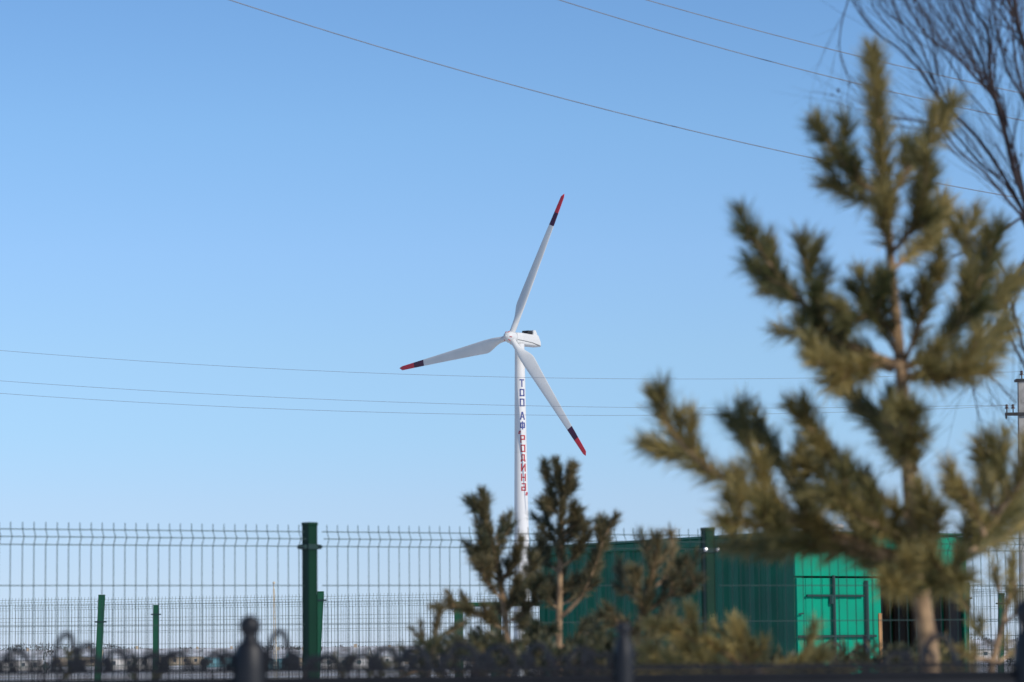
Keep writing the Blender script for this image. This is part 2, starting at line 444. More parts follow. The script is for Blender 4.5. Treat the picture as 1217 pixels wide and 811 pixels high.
# blades
BL = 24.3; cone = R(3.0)
def blade(theta):
    th = R(theta)
    # disc plane basis as seen: 'side' should run to image right
    sgn = 1 if side.x > 0 else -1
    e1 = side*sgn; rad = (e1*math.cos(th)+upn*math.sin(th))
    tang = (-e1*math.sin(th)+upn*math.cos(th))        # direction of bulge (dir + 90 deg)
    rad = (rad*math.cos(cone) - ax*math.sin(cone)).normalized()
    secs = []; n = 20; NST = 44
    mb = MB(); vs = []; fs = []
    for j in range(NST+1):
        t = j/NST; s = t*BL
        if t < .05: ch = .95; th_r = .95; bl = 0
        elif t < .2:
            u = (t-.05)/.15; u = u*u*(3-2*u); ch = .95+(2.2-.95)*u; th_r = .95+(.50-.95)*u; bl = u
        else:
            u = (t-.2)/.8; ch = 2.25+(.66-2.25)*u**.92; th_r = .50+(.07-.50)*u**.8; bl = 1
            if t > .975: ch *= max(.12, (1-((t-.975)/.025)**2)**.5) if t < 1 else .12
        pitch = R(17)*(1-t)**2+R(2)
        cdir = tang*math.cos(pitch)+ax*math.sin(pitch)*(-1)
        ndir = rad.cross(cdir)
        c0 = rotc+rad*(s+.55)
        for i in range(n):
            a = 2*math.pi*i/n; cx = math.cos(a); sy = math.sin(a)
            # leading edge at -0.3 chord, trailing at +0.7
            x = (cx*.5+ .2*bl)*ch
            prof = (1-bl) + bl*(.35+.65*(.5-cx*.5)**.8)
            vs.append(c0+cdir*x+ndir*sy*.5*th_r*prof)
    for j in range(NST):
        t = (j+.5)/NST; mi = 2 if t > .872 else (1 if t > .765 else 0)
        for i in range(n): mb.add([], []) ; fs.append(((j*n+i, j*n+(i+1) % n, (j+1)*n+(i+1) % n, (j+1)*n+i), mi))
    fs.append((tuple(NST*n+i for i in range(n)), 2))
    mb.v = [tuple(v) for v in vs]; mb.f = [f for f, _ in fs]; mb.m = [m_ for _, m_ in fs]
    mb.build("blade", [m_white, m_dark, m_red], hub, smooth=True)
for th in (67.5, 187.6, 306.3): blade(th)

# ------------------------------------------------------------------ mesh fences
def wire_panel(p0, p1, top, spacing, n_out, bottom, wr, hw, levels):
    """welded mesh panel with V folds between p0 and p1 (both on the ground line)"""
    mb = MB(); L = (p1-p0).length; d = (p1-p0)/L
    n = int(L/spacing); prof = []
    fold = .026
    z = top; prof.append((z, 0)); prof.append((z-.036, 0)); prof.append((z-.074, fold)); prof.append((z-.112, 0))
    for f0 in levels:
        prof += [(f0+.038, 0), (f0, fold), (f0-.038, 0)]
    prof.append((bottom, 0))
    for i in range(n+1):
        b = p0+d*(L*(i+.5)/(n+1)+random.uniform(-.0018, .0018))
        mb.tube([b+n_out*o_+Vector((0, 0, z_)) for z_, o_ in prof], wr, 4)
    hz = [(top-.036, 0), (top-.074, fold), (top-.112, 0)]
    z = top-.315
    while z > bottom:
        hz.append((z, 0)); z -= .2
    for z_, o_ in hz:
        mb.tube([p0+n_out*(o_+wr)+Vector((0, 0, z_)), p1+n_out*(o_+wr)+Vector((0, 0, z_))], hw, 4)
    return mb
def post(px_top, py_top, Y, wdt, zbot, parent, base_px=None, yaw=0, clamps=(-.13,), m=m_green, extra=None, bolts=False):
    tp = P(px_top, py_top, Y); bt = Vector((P(base_px if base_px is not None else px_top, 768, Y).x, Y, zbot))
    bt.x = tp.x + (bt.x-tp.x)*(tp.z-zbot)/max(.2, tp.z-1.5) if base_px is not None else tp.x
    ax_ = (tp-bt).normalized(); rotm = ax_.to_track_quat('Z', 'Y').to_matrix() @ Matrix.Rotation(yaw, 3, 'Z') if False else Matrix.Rotation(yaw, 3, 'Z')
    mb = MB()
    ex = rotm @ Vector((wdt/2, 0, 0)); ey = rotm @ Vector((0, wdt/2*(extra or 1), 0))
    cor = [(-1,-1), (1,-1), (1,1), (-1,1)]; bev = .12
    ring = []
    for sx, sy in cor:
        for k in (0, 1):
            a, b = (sx, sy*(1-bev)), (sx*(1-bev), sy)
            if (sx*sy > 0): a, b = b, a
            c = a if k == 0 else b
            ring.append(ex*c[0]+ey*c[1])
    vs = [bt+v for v in ring]+[tp+v for v in ring]; k = 8
    mb.add(vs, [(i, (i+1) % k, k+(i+1) % k, k+i) for i in range(k)]+[tuple(range(k, 2*k))])
    po = mb.build("post", m, parent)
    mb = MB(); mb.bevbox(tp+Vector((0, 0, .004)), wdt*1.06, wdt*(extra or 1)*1.06, .018, .004, rotm); mb.build("post_cap", m, po)
    for c in clamps:
        mb = MB(); q = tp+(bt-tp).normalized()*(-c)
        q = Vector((tp.x+(bt.x-tp.x)*(-c)/(tp.z-bt.z), tp.y, tp.z+c))
        mb.bevbox(q, wdt*2.0, .012, .02, .003, rotm)
        mb.bevbox(q, wdt*1.12, wdt*(extra or 1)*1.12, .028, .003, rotm)
        for s in (-1, 1):
            mb.tube([q+rotm @ Vector((s*wdt*.82, -.03, 0)), q+rotm @ Vector((s*wdt*.82, .03, 0))], .012, 6)
        cl = mb.build("clamp", m_wire, po)
        if bolts:
            for s in (-1, 1):
                mb = MB(); mb.ball(q+rotm @ Vector((s*wdt*.62, -wdt*.56-.008, .004)), .013, 8, 6); mb.build("bolt", m_bolt, cl)
    return po, tp

hz_ = lambda x: 770.3-.0098*x            # horizon row at photo column x
# near fence
TOPN = .62
def Yn(x): return TOPN*F/(148.5-.0208*x)
def on(x, Yf):
    Y = Yf(x); p = P(x, 700, Y); return Vector((p.x, p.y, 0))
e = empty("mesh_fence", on(368, Yn))
tag(e, "nearest green welded mesh fence, two thick posts standing in front of the container", "fence", "green welded mesh fences")
a = on(368, Yn); b = on(840, Yn); dd = (b-a).normalized(); no = Vector((dd.y, -dd.x, 0))
yawf = math.atan2(dd.y, dd.x); Lp = (b-a).length
for (s0, s1) in ((-1, 0), (0, 1), (1, 2)):
    p0 = a+dd*(Lp*s0+.05); p1 = a+dd*(Lp*s1-.05)
    wire_panel(p0+no*.045, p1+no*.045, CAMZ+TOPN, .0605, no, .06, .0026, .003, (.72, .12)).build("mesh_panel", m_wire, e)
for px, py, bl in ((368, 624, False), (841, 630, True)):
    post(px, py, Yn(px), .060, 0, e, yaw=.72 if px < 500 else .42, clamps=(-.115, -.9), bolts=bl, m=m_green_shade)
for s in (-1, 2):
    q = a+dd*(Lp*s); pp = MB(); pp.bevbox(q+Vector((0, 0, 1.07)), .066, .066, 2.14, .006, Matrix.Rotation(yawf+.25, 3, 'Z')); pp.build("post", m_green_shade, e)

# two far fences
def far_fence(Yf, top, posts, x0, x1, label, wdt, seed):
    e = empty("mesh_fence", on(posts[0][0], Yf)); tag(e, label, "fence", "green welded mesh fences")
    xs_ = [x0]+[p[0] for p in posts]+[x1]
    for i in range(len(xs_)-1):
        p0 = on(xs_[i], Yf); p1 = on(xs_[i+1], Yf); d = (p1-p0).normalized(); n_ = Vector((d.y, -d.x, 0))
        k = max(1, round((p1-p0).length/2.6))
        for j in range(k):
            q0 = p0.lerp(p1, j/k)+d*.03; q1 = p0.lerp(p1, (j+1)/k)-d*.03
            wire_panel(q0, q1, CAMZ+top+random.uniform(-.012, .012), .056, n_, .06, .0028, .0028, (.9, .3)).build("mesh_panel", m_wire, e)
    for px, py, bx, w_, cl in posts:
        post(px, py, Yf(px), w_, 0, e, base_px=bx, yaw=.0, clamps=(cl,))
    return e
TB = .75
YB = lambda x: TB*F/(57.5+.0055*x)
YC = lambda x: TB*F/(50.5+.0052*x)
random.seed(3)
fb = far_fence(YB, TB, [(121, 708, 118, .092, -.40), (381, 704, 378, .095, -.12), (1148, 694, 1148, .09, -.2)], -150, 1330,
          "middle green mesh fence whose posts lean, its end seen right of the container", .1, 1)
fc = far_fence(YC, TB, [(185.5, 720, 185, .088, -.15), (372, 718, 372, .088, -.15), (545, 716, 545, .088, -.15), (1190, 706, 1190, .088, -.15)], -150, 1330,
          "farthest green mesh fence with one thin upright post left of the tall post", .1, 2)

# ------------------------------------------------------------------ green gate frame
YG = 33.6
e = empty("gate_frame", (P(545, 760, YG).x, YG, 0)); tag(e, "dark green metal gate frame standing left of the container behind young pines", "gate frame")
zt = P(560, 716.5, YG).z
def vpost(x0, x1, nm="post"):
    a = P(x0, 740, YG).x; b = P(x1, 740, YG).x
    mb = MB(); mb.bevbox(((a+b)/2, YG, (zt-.05)/2), b-a, .1, zt-.05, .01); return mb.build(nm, m_green, e)
vpost(540, 550); vpost(583, 596)
a = P(538.5, 740, YG).x; b = P(643, 740, YG).x
mb = MB(); mb.bevbox(((a+b)/2, YG, zt-.022), b-a, .12, .05, .01); mb.build("top_beam", m_green, e)
mb = MB(); x_ = P(597.2, 740, YG).x; mb.bevbox((x_, YG-.03, .95), .014, .02, 1.7, .003); mb.build("edge_strip", m_bolt, e)

# ------------------------------------------------------------------ container
TC = 1.1
c0 = P(942, 634, 29.4); cr = P(1144, 636.5, 30.35); cl = P(640, 652.5, 33.35)
ztop = c0.z
c0.z = cr.z = cl.z = 0
fd = Vector(((cl-c0).y, -(cl-c0).x, 0)).normalized(); W = 2.36; cr = c0+fd*W; sdv = Vector((-fd.y, fd.x, 0)); Lc = (cl-c0).length
fn = Vector((fd.y, -fd.x, 0))        # outward normal of the front (end) face
e = empty("shipping_container", c0); tag(e, "green shipping container with ribbed sides and a half open sunlit end", "container")
rotc_ = Matrix((fd, sdv, Vector((0, 0, 1)))).transposed()
def C(u, v, z): return c0+fd*u+sdv*v+Vector((0, 0, z))     # u across the end, v back along the side
zb_ = .12; H_ = ztop
def corr(mb, v0, v1, u, sgn, z0, z1, pitch=.28, dep=.036):
    vs = []; v = v0; pts = []
    while v < v1-1e-6:
        for fr, o_ in ((0, 0), (.25, 0), (.5, 1), (.75, 1)):
            if v+fr*pitch <= v1: pts.append((v+fr*pitch, o_))
        v += pitch
    pts.append((v1, 0))
    for vv, o_ in pts: vs += [C(u+sgn*o_*dep, vv, z0), C(u+sgn*o_*dep, vv, z1)]
    mb.add(vs, [(2*i, 2*i+2, 2*i+3, 2*i+1) for i in range(len(pts)-1)])
mb = MB(); corr(mb, .12, Lc-.12, .02, 1, zb_+.12, H_-.09); mb.build("side_wall", m_cont_shade, e)
mb = MB(); corr(mb, .12, Lc-.12, W-.02, -1, zb_+.12, H_-.09); mb.build("side_wall", m_cont_shade, e)
mb = MB()
for u in (.05, W-.05):
    mb.bevbox(C(u, Lc/2, H_-.045), .10, Lc-.2, .09, .012, rotc_)
    mb.bevbox(C(u, Lc/2, zb_+.06), .10, Lc-.2, .13, .012, rotc_)
for u in (.06, W-.06):
    for v in (.06, Lc-.06): mb.bevbox(C(u if u < 1 else W-.015, v, (H_+zb_)/2-.03), .12 if u < 1 else .03, .12, H_-zb_+.03-.06, .012, rotc_)
mb.bevbox(C(W/2, Lc-.05, H_-.05), W-.26, .09, .1, .01, rotc_); mb.bevbox(C(W/2, .05, zb_+.06), W-.26, .09, .12, .01, rotc_)
mb.build("frame", m_cont_shade, e)
mb = MB(); mb.box(C(W/2, Lc-.06, H_/2), W-.24, .03, H_-.3, rotc_); mb.build("rear_wall", m_cont_shade, e)
mb = MB(); mb.bevbox(C(W/2, Lc/2, H_+.012), W+.05, Lc+.1, .025, .006, rotc_); mb.build("roof", m_contr, e)
mb = MB(); mb.box(C(W/2, Lc/2, zb_+.05), W-.2, Lc-.2, .04, rotc_); mb.build("floor", m_wood, e)
# inside linings, set 4 cm in from the shell
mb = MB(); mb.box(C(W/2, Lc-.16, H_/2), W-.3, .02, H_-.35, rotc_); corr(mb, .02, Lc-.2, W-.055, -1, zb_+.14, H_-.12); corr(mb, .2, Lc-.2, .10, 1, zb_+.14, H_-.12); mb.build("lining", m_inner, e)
# lintel
zd = P(985, 687, 29.5).z; zmid = P(1090, 655, 30).z
mb = MB(); mb.bevbox(C(W/2, -.0, (H_-.01+zd+.02)/2), W-.004, .05, H_-.01-zd-.02, .006, rotc_)
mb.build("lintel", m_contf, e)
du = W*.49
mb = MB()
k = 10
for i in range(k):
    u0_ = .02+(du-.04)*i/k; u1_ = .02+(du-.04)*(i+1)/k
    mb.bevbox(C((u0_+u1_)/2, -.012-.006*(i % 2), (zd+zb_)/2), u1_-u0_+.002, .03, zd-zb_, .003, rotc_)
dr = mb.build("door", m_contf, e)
uf = lambda px: (P(px, 740, 29.4+(px-942)/202*1.3).x-c0.x)/fd.x
def rod(pts, r, nm="lock_rod"):
    mb = MB(); mb.tube([C(u, -.06, z) for u, z in pts], r, 6); mb.build(nm, m_rod, dr)
zz = lambda py, px=985: P(px, py, 29.6).z
rod([(uf(987), zz(684)), (uf(987), zb_+.05)], .018)
rod([(uf(1026), zz(690)), (uf(1026), zb_+.05)], .020)
rod([(uf(955), zz(708)), (uf(1022), zz(708, 1022))], .012, "crossbar")
rod([(uf(944), zz(756.5)), (uf(1036), zz(756, 1036))], .014, "crossbar")
rod([(uf(984.5), zz(708)), (uf(984), zz(718))], .022, "handle")
rod([(uf(945), zz(730)), (uf(951), zz(729))], .008, "handle")
mb = MB(); mb.bevbox(C(uf(1043), -.015, (P(1043, 729, 29.9).z+zb_)/2), .05, .06, P(1043, 729, 29.9).z-zb_, .005, rotc_); mb.build("wooden_jamb", m_wood, e)
mb = MB()
for s in range(2): mb.tube([C(uf(990)-.05+.1*s, -.04, H_+.03), C(uf(990), -.12, H_+.07)], .008, 5)
mb.ball(C(uf(990), -.12, H_+.07), .06, 10, 6, (1, 1, .5)); mb.build("lamp", m_wallw, e)

# ------------------------------------------------------------------ scroll panel in front of the container (black iron)
YS = 11.0
def ip(px, py, Y=YS): return P(px, py, Y)
e = empty("scroll_panel", (P(1000, 800, YS).x, YS, 0)); tag(e, "black iron scroll panel with a ring in front of the green door", "iron panel")
mb = MB(); mb.tube([ip(985, 786), ip(1038, 785)], .008, 6); mb.tube([ip(984, 812), ip(1038, 811)], .008, 6)
mb.tube([ip(1028, 755), Vector((ip(1028, 755).x, YS, 0))], .009, 6); mb.tube([ip(990, 784), Vector((ip(990, 784).x, YS, 0))], .008, 6); mb.build("frame", m_iron, e)
def ring(px, py, rpx, th, nm, Y=YS, sx=1, parent=None, rr=None):
    c = ip(px, py, Y); r_ = rpx*Y/F; pts = [c+Vector((math.cos(t)*r_*sx, .0, math.sin(t)*r_)) for t in [2*math.pi*i/20 for i in range(21)]]
    mb = MB(); mb.tube(pts, th, 6, cap=False); mb.build(nm, m_iron, parent)
ring(991, 772, 8, .0045, "ring", parent=e); ring(1037, 794, 10, .005, "ring", parent=e)
mb = MB(); mb.tube([ip(994, 788), ip(1035, 761)], .006, 6); mb.build("brace", m_iron, e)
mb = MB(); mb.tube([ip(988, 760), ip(966, 777)], .004, 6); mb.build("brace", m_iron, e)

# ------------------------------------------------------------------ foreground iron fence
YI = 4.9
e = empty("iron_fence", (P(600, 800, YI).x, YI, 0)); tag(e, "black wrought iron fence with scrolls and ball topped posts along the bottom edge", "fence")
for za, zb2, th in ((799.5, 790.5, .0055), (813, 802, .009)):
    mb = MB(); mb.tube([P(-120, za+1.2, YI), P(1340, zb2-1.2, YI)], th, 6); mb.build("rail", m_iron, e)
mb = MB()
a = P(-120, 830, YI); b = P(1340, 816, YI)
mb.bevbox((a+b)/2-Vector((0, 0, .02)), (b-a).length, .03, .07, .004, Matrix.Rotation(math.atan2(b.z-a.z, b.x-a.x)*-1, 3, 'Y')); mb.build("rail", m_iron, e)
mb = MB(); mb.box(((a.x+b.x)/2, YI, .25), b.x-a.x, .02, .04); mb.build("rail", m_iron, e)
x = -100
while x < 1320:
    mb = MB(); q = P(x, 815, YI); mb.tube([q, Vector((q.x, YI, 0))], .007, 6); mb.build("baluster", m_iron, e); x += 75
def ball_post(px, top, rb, rneck, rsh, rbase, Yp=YI):
    # lathe profile in metres, z measured in px below the top
    q = Yp/F; c = P(px, top, Yp)
    prof = [(0, .12*rb), (rb*.25, .68*rb), (rb*.6, .94*rb), (rb, rb), (rb*1.5, .9*rb), (rb*1.9, .62*rb), (rb*2.05, rneck), (rb*2.4, rneck), (rb*2.6, rneck*1.5), (rb*2.9, rsh*.85), (rb*3.3, rsh), (rb*5, (rsh+rbase)/2), (rb*6.4, rbase)]
    n = 16; mb = MB(); vs = []; fs = []
    prof = prof+[(0, 0)]
    for i, (d, r_) in enumerate(prof):
        z = c.z-d*q if i < len(prof)-1 else 0
        rr = r_*q if i < len(prof)-1 else rbase*q
        for k in range(n): vs.append((c.x+math.cos(2*math.pi*k/n)*rr, c.y+math.sin(2*math.pi*k/n)*rr, z))
    for j in range(len(prof)-1):
        for k in range(n): fs.append((j*n+k, j*n+(k+1) % n, (j+1)*n+(k+1) % n, (j+1)*n+k))
    fs.append(tuple(range(n))); cut = 6*n
    # split finial ball from shaft
    mbA = MB(); mbB = MB()
    mbA.add(vs[:7*n], [f for f in fs if max(f) < 7*n]); 
    mbB.add(vs[6*n:], [tuple(i-6*n for i in f) for f in fs if min(f) >= 6*n])
    po = mbB.build("iron_post", m_iron, e, smooth=True); mbA.build("ball_finial", m_iron, po, smooth=True)
ball_post(297, 731, 13, 10, 19, 22)
ball_post(741, 738, 9, 7, 11.5, 13)
ball_post(1222, 712, 16, 10, 18, 22)
# scrolls
random.seed(21)
def scroll(px, Ytop, wpx, flip=1, th=.0048):
    """leaning arch that rises from the rail and runs down to the right, with a curled end"""
    base = hz_(px)+28; pts = []
    for t in [i/14 for i in range(15)]:
        ang = math.pi*(1-t*.62); pts.append((px+flip*math.cos(ang)*wpx*.45, base-(base-Ytop)*math.sin(ang)**.8))
    lx, ly = pts[-1]
    pts += [(lx+flip*wpx*.18, (ly+base)/2), (lx+flip*wpx*.34, base+1)]
    mb = MB(); mb.tube(smooth_line([P(x_, y_, YI) for x_, y_ in pts], 2), th, 6)
    # curl inside
    cpts = [(px+flip*(-wpx*.45+wpx*.22*(1-math.cos(t))*.6), base-5-10*math.sin(t)*(1-t/8)) for t in [i*.45 for i in range(10)]]
    mb.tube([P(x_, y_, YI) for x_, y_ in cpts], th*.9, 6)
    mb.build("scroll", m_iron, e)
SC = [(-12, 768, 34, 1), (20, 770, 38, 1), (76, 754, 34, 1), (103, 764, 40, 1), (140, 767, 40, 1), (180, 774, 34, -1), (214, 767, 46, 1), (252, 772, 38, -1), (334, 751, 34, 1), (350, 776, 30, 1), (392, 772, 44, 1), (428, 774, 36, -1), (462, 766, 44, 1), (498, 762, 46, 1), (545, 764, 42, -1), (590, 762, 40, 1), (640, 760, 44, 1), (690, 763, 40, -1), (1062, 768, 38, -1), (1118, 756, 44, 1)]
for s_ in SC: scroll(s_[0]+random.uniform(-5, 5), s_[1]+(random.uniform(1, 9) if s_[1] > 758 else 0), s_[2]*random.uniform(.75, 1.1), s_[3])

x = -60
while x < 770:                       # small S curls low on the rail
    yb = hz_(x)+29; f_ = random.choice((-1, 1)); rr_ = random.uniform(5, 10)
    pts = [(x+f_*(rr_*(1-t*.11))*math.cos(t), yb-rr_-1-(rr_*(1-t*.11))*math.sin(t)) for t in [i*.5 for i in range(11)]]
    mb = MB(); mb.tube([P(a_, b_, YI) for a_, b_ in pts], random.uniform(.004, .0065), 6); mb.build("curl", m_iron, e)
    x += random.uniform(15, 30)

# ------------------------------------------------------------------ pines
rng = np.random.default_rng(7)
class Needles:
    def __init__(s): s.v = []; s.t = []
    def shoot(s, pts, length, ang, dens, wid, tint, t0=0, upbend=.15):
        """needles round a polyline"""
        pts = np.array([tuple(p) for p in pts]); seg = np.diff(pts, axis=0); ls = np.linalg.norm(seg, axis=1); tot = ls.sum()
        n = max(3, int(tot*dens)); cum = np.concatenate([[0], np.cumsum(ls)])
        u = rng.uniform(t0, 1.0, n)*tot
        tipn = int(n*.06)+2; u[:tipn] = tot
        idx = np.clip(np.searchsorted(cum, u, side='right')-1, 0, len(ls)-1)
        base = pts[idx]+seg[idx]*((u-cum[idx])/np.maximum(ls[idx], 1e-9))[:, None]
        ax_ = seg[idx]/ls[idx][:, None]
        rnd = rng.normal(size=(n, 3)); rnd -= ax_*(rnd*ax_).sum(1)[:, None]; rnd /= np.linalg.norm(rnd, axis=1)[:, None]
        a = np.radians(rng.normal(ang, 13, n)); a = np.clip(a, .05, 1.9)
        a[:tipn] *= .6
        d = ax_*np.cos(a)[:, None]+rnd*np.sin(a)[:, None]; d[:, 2] += upbend; d /= np.linalg.norm(d, axis=1)[:, None]
        L = length*rng.uniform(.65, 1.12, n)
        w_ = np.cross(d, rng.normal(size=(n, 3))); w_ /= np.linalg.norm(w_, axis=1)[:, None]; w_ *= wid/2
        sag = np.zeros((n, 3)); sag[:, 2] = -.06*L
        mid = base+d*(L*.55)[:, None]
        tip = base+d*L[:, None]+sag
        q = np.stack([base-w_, base+w_, mid+w_*.9, mid-w_*.9, tip], 1)   # quad + tri
        s.v.append(q.reshape(-1, 3)); s.t.append(np.repeat(np.clip(rng.normal(tint, .2, n), 0, 1), 5))
    def build(s, name, m, parent):
        v = np.concatenate(s.v); t = np.concatenate(s.t); n = len(v)//5
        ofs = np.array(parent.location); v = v-ofs
        me = bpy.data.meshes.new(name)
        me.vertices.add(len(v)); me.vertices.foreach_set("co", v.ravel())
        i0 = np.arange(n)*5
        li = np.stack([i0, i0+1, i0+2, i0+3, i0+3, i0+2, i0+4], 1).ravel()
        me.loops.add(len(li)); me.loops.foreach_set("vertex_index", li)
        ls = np.stack([np.arange(n)*7, np.arange(n)*7+4], 1).ravel()
        me.polygons.add(2*n); me.polygons.foreach_set("loop_start", ls)
        me.update(calc_edges=True); me.validate()
        at = me.attributes.new("tint", 'FLOAT', 'POINT'); at.data.foreach_set("value", t.astype(np.float32))
        me.materials.append(m); return link(bpy.data.objects.new(name, me), parent)

def pine(Y, trunk, limbs, label, nl, wid, dens, mneedle, ang=38, trunk_r=(.02, .004), side_len=(.07, .16), side_step=.055, leader=True, seed=1, extra=0, xlen=.11, lead=.8, tint=.5, group=None, name="pine_tree", needle_from=.3, trunk_needles=.12):
    """trunk: photo-traced line; limbs: list of (photo polyline, y0, y1, options)"""
    random.seed(seed)
    tp = [P(x, y, Y) for x, y in trunk]
    b = tp[0]; base = Vector((b.x, Y, 0))
    e = empty(name, base); tag(e, label, "pine tree", group)
    tl = smooth_line([base, base.lerp(tp[0], .5)]+tp, 4)
    n = len(tl); mb = MB(); rr = [trunk_r[0]*1.25+(trunk_r[1]-trunk_r[0]*1.25)*(i/(n-1))**1.0 for i in range(n)]
    mb.tube(tl, rr, 10)
    tr = mb.build("trunk", m_bark, e, smooth=True)
    nd = Needles(); bm_ = MB()
    k = int(n*(1-trunk_needles)); nd.shoot(tl[k:], nl*1.08, ang*lead, dens*1.9, wid, tint+.1, 0, .1)
    H0 = tl[0].z; jobs = []
    for poly, dy, r_ in limbs:
        m_ = len(poly)-1; jobs.append(([P(x, y, Y+dy*(i/m_)**.8) for i, (x, y) in enumerate(poly)], r_))
    for i in range(extra):
        t = random.uniform(.2, .92); q = tp[0].lerp(tp[-1], 0); j = t*(len(tp)-1); q = tp[int(j)].lerp(tp[int(j)+1], j-int(j))
        az = random.uniform(0, 6.283); ln = xlen*(1-.65*t)*random.uniform(.7, 1.15); hd = Vector((math.cos(az), math.sin(az), 0))
        jobs.append(([q, q+hd*ln*.5+Vector((0, 0, ln*.3)), q+hd*ln*.85+Vector((0, 0, ln*.85))], .0035))
    for li, (pts, r_) in enumerate(jobs):
        sl = smooth_line(pts, 5); ns = len(sl)
        bm_.tube(sl, [r_*(1-.75*i/(ns-1)) for i in range(ns)], 7)
        lt = tint+random.uniform(-.3, .28)
        nd.shoot(sl[int(ns*needle_from):], nl, ang, dens*.8, wid, lt, 0)
        # side shoots
        L = [0]
        for i in range(ns-1): L.append(L[-1]+(sl[i+1]-sl[i]).length)
        tot = L[-1]; s = tot*max(needle_from*.9, .25)+.02; flip = 1
        while s < tot-.03:
            i = max(j for j in range(ns) if L[j] <= s); i = min(i, ns-2)
            c = sl[i].lerp(sl[i+1], (s-L[i])/max(L[i+1]-L[i], 1e-6)); t = (sl[i+1]-sl[i]).normalized()
            pr = t.orthogonal().normalized(); pr = Matrix.Rotation(random.uniform(0, 6.28), 3, t) @ pr
            d = (t*.72+pr*.62+Vector((0, 0, .30))).normalized()
            ln = random.uniform(*side_len)*(1-.35*s/tot)
            e1 = c+d*ln*.5; d2 = (d+Vector((0, 0, .25))).normalized(); e2 = e1+d2*ln*.5
            bm_.tube([c, e1, e2], [.0035, .003, .002], 5)
            nd.shoot([c, e1, e2], nl*random.uniform(.85, 1.05), ang, dens, wid, min(max(lt+random.uniform(-.25, .25), 0.02), .98), .12)
            s += side_step*random.uniform(.7, 1.3)
    bm_.build("branches", m_bark, tr)
    nd.build("foliage", mneedle, e)
    return e

big_trunk = [(1106, 815), (1099, 740), (1090, 670), (1083, 600), (1078, 530), (1073, 470), (1068, 410), (1062, 350), (1057, 290), (1053, 240), (1046, 160), (1038, 74)]
BLb = [
 # top whorl
 ([(1051, 235), (1020, 215), (995, 185), (976, 150)], -.1, .006),
 ([(1052, 242), (1020, 238), (985, 222)], .15, .005),
 ([(1054, 240), (1078, 205), (1098, 170), (1110, 138)], .05, .006),
 ([(1060, 300), (1085, 270), (1098, 230), (1103, 190)], -.2, .006),
 ([(1062, 320), (1085, 300), (1112, 285), (1118, 240)], .2, .006),
 ([(1060, 300), (1050, 270), (1052, 240)], -.15, .005),
 # second whorl (left big arm)
 ([(1070, 435), (1030, 420), (985, 395), (948, 355), (912, 310), (884, 262)], -.2, .011),
 ([(985, 395), (968, 350), (958, 315), (953, 290)], -.1, .006),
 ([(948, 355), (925, 345), (905, 330)], .15, .005),
 ([(1060, 440), (1010, 425), (965, 400), (930, 395)], .25, .007),
 ([(1055, 430), (1005, 440), (970, 430)], -.3, .006),
 ([(1066, 420), (1045, 385), (1030, 355), (1024, 330)], .1, .006),
 ([(1064, 400), (1040, 375), (1010, 385)], -.2, .005),
 # right arms second whorl
 ([(1071, 440), (1105, 420), (1140, 385), (1165, 330), (1185, 280)], -.1, .010),
 ([(1120, 405), (1150, 345), (1152, 300), (1145, 265)], .2, .007),
 ([(1140, 385), (1175, 360), (1200, 330)], .1, .006),
 ([(1080, 450), (1125, 440), (1165, 415), (1190, 388)], .25, .008),
 ([(1075, 430), (1095, 380), (1112, 330), (1118, 300)], -.2, .006),
 ([(1078, 445), (1120, 450), (1150, 440)], -.25, .006),
 # third whorl
 ([(1078, 525), (1050, 500), (1010, 470), (975, 430)], .25, .007),
 ([(1085, 620), (1045, 590), (1000, 555), (970, 520), (957, 488)], -.1, .009),
 ([(1040, 585), (1000, 580), (955, 552)], .1, .006),
 ([(1080, 560), (1060, 530), (1040, 500)], .3, .006),
 ([(1090, 560), (1082, 520), (1088, 490)], -.3, .005),
 # long low left
 ([(1090, 665), (1030, 650), (960, 625), (900, 590), (840, 555), (800, 515), (780, 480)], -.25, .014),
 ([(840, 555), (805, 540), (778, 530)], .1, .005),
 ([(930, 605), (905, 560), (885, 520), (868, 500)], .05, .007),
 ([(960, 625), (945, 580), (915, 530), (900, 498)], .2, .007),
 ([(1000, 640), (950, 620), (900, 625), (862, 620)], -.35, .007),
 ([(1010, 640), (960, 650), (905, 645), (865, 650)], .3, .007),
 ([(1088, 640), (1040, 625), (990, 590)], -.35, .006),
 ([(1090, 665), (1040, 662), (985, 650), (935, 648)], -.1, .008),
 ([(1092, 690), (1060, 680), (1030, 668), (1008, 655)], .25, .006),
 ([(1092, 695), (1070, 700), (1052, 690)], -.3, .006),
 ([(1090, 660), (1060, 640), (1040, 610)], -.1, .006),
 # right low
 ([(1096, 705), (1130, 678), (1170, 636), (1195, 590), (1180, 530)], .15, .010),
 ([(1170, 636), (1155, 600), (1138, 582)], -.1, .005),
 ([(1180, 610), (1172, 570), (1165, 545)], .2, .006),
 ([(1185, 610), (1215, 570), (1228, 530)], -.1, .007),
 ([(1150, 655), (1195, 640), (1225, 610)], .3, .006),
 ([(1094, 670), (1110, 640), (1118, 610)], -.2, .005),
 ([(1096, 700), (1120, 690), (1140, 690)], -.35, .006)]
pine(6.0, big_trunk, BLb, "large blurred young pine with tall leader shoot in the right foreground", .066, .0025, 2000, m_needle,
     trunk_r=(.020, .0045), side_len=(.06, .12), side_step=.052, seed=4, lead=1.05, tint=.5, needle_from=.14, trunk_needles=.2)

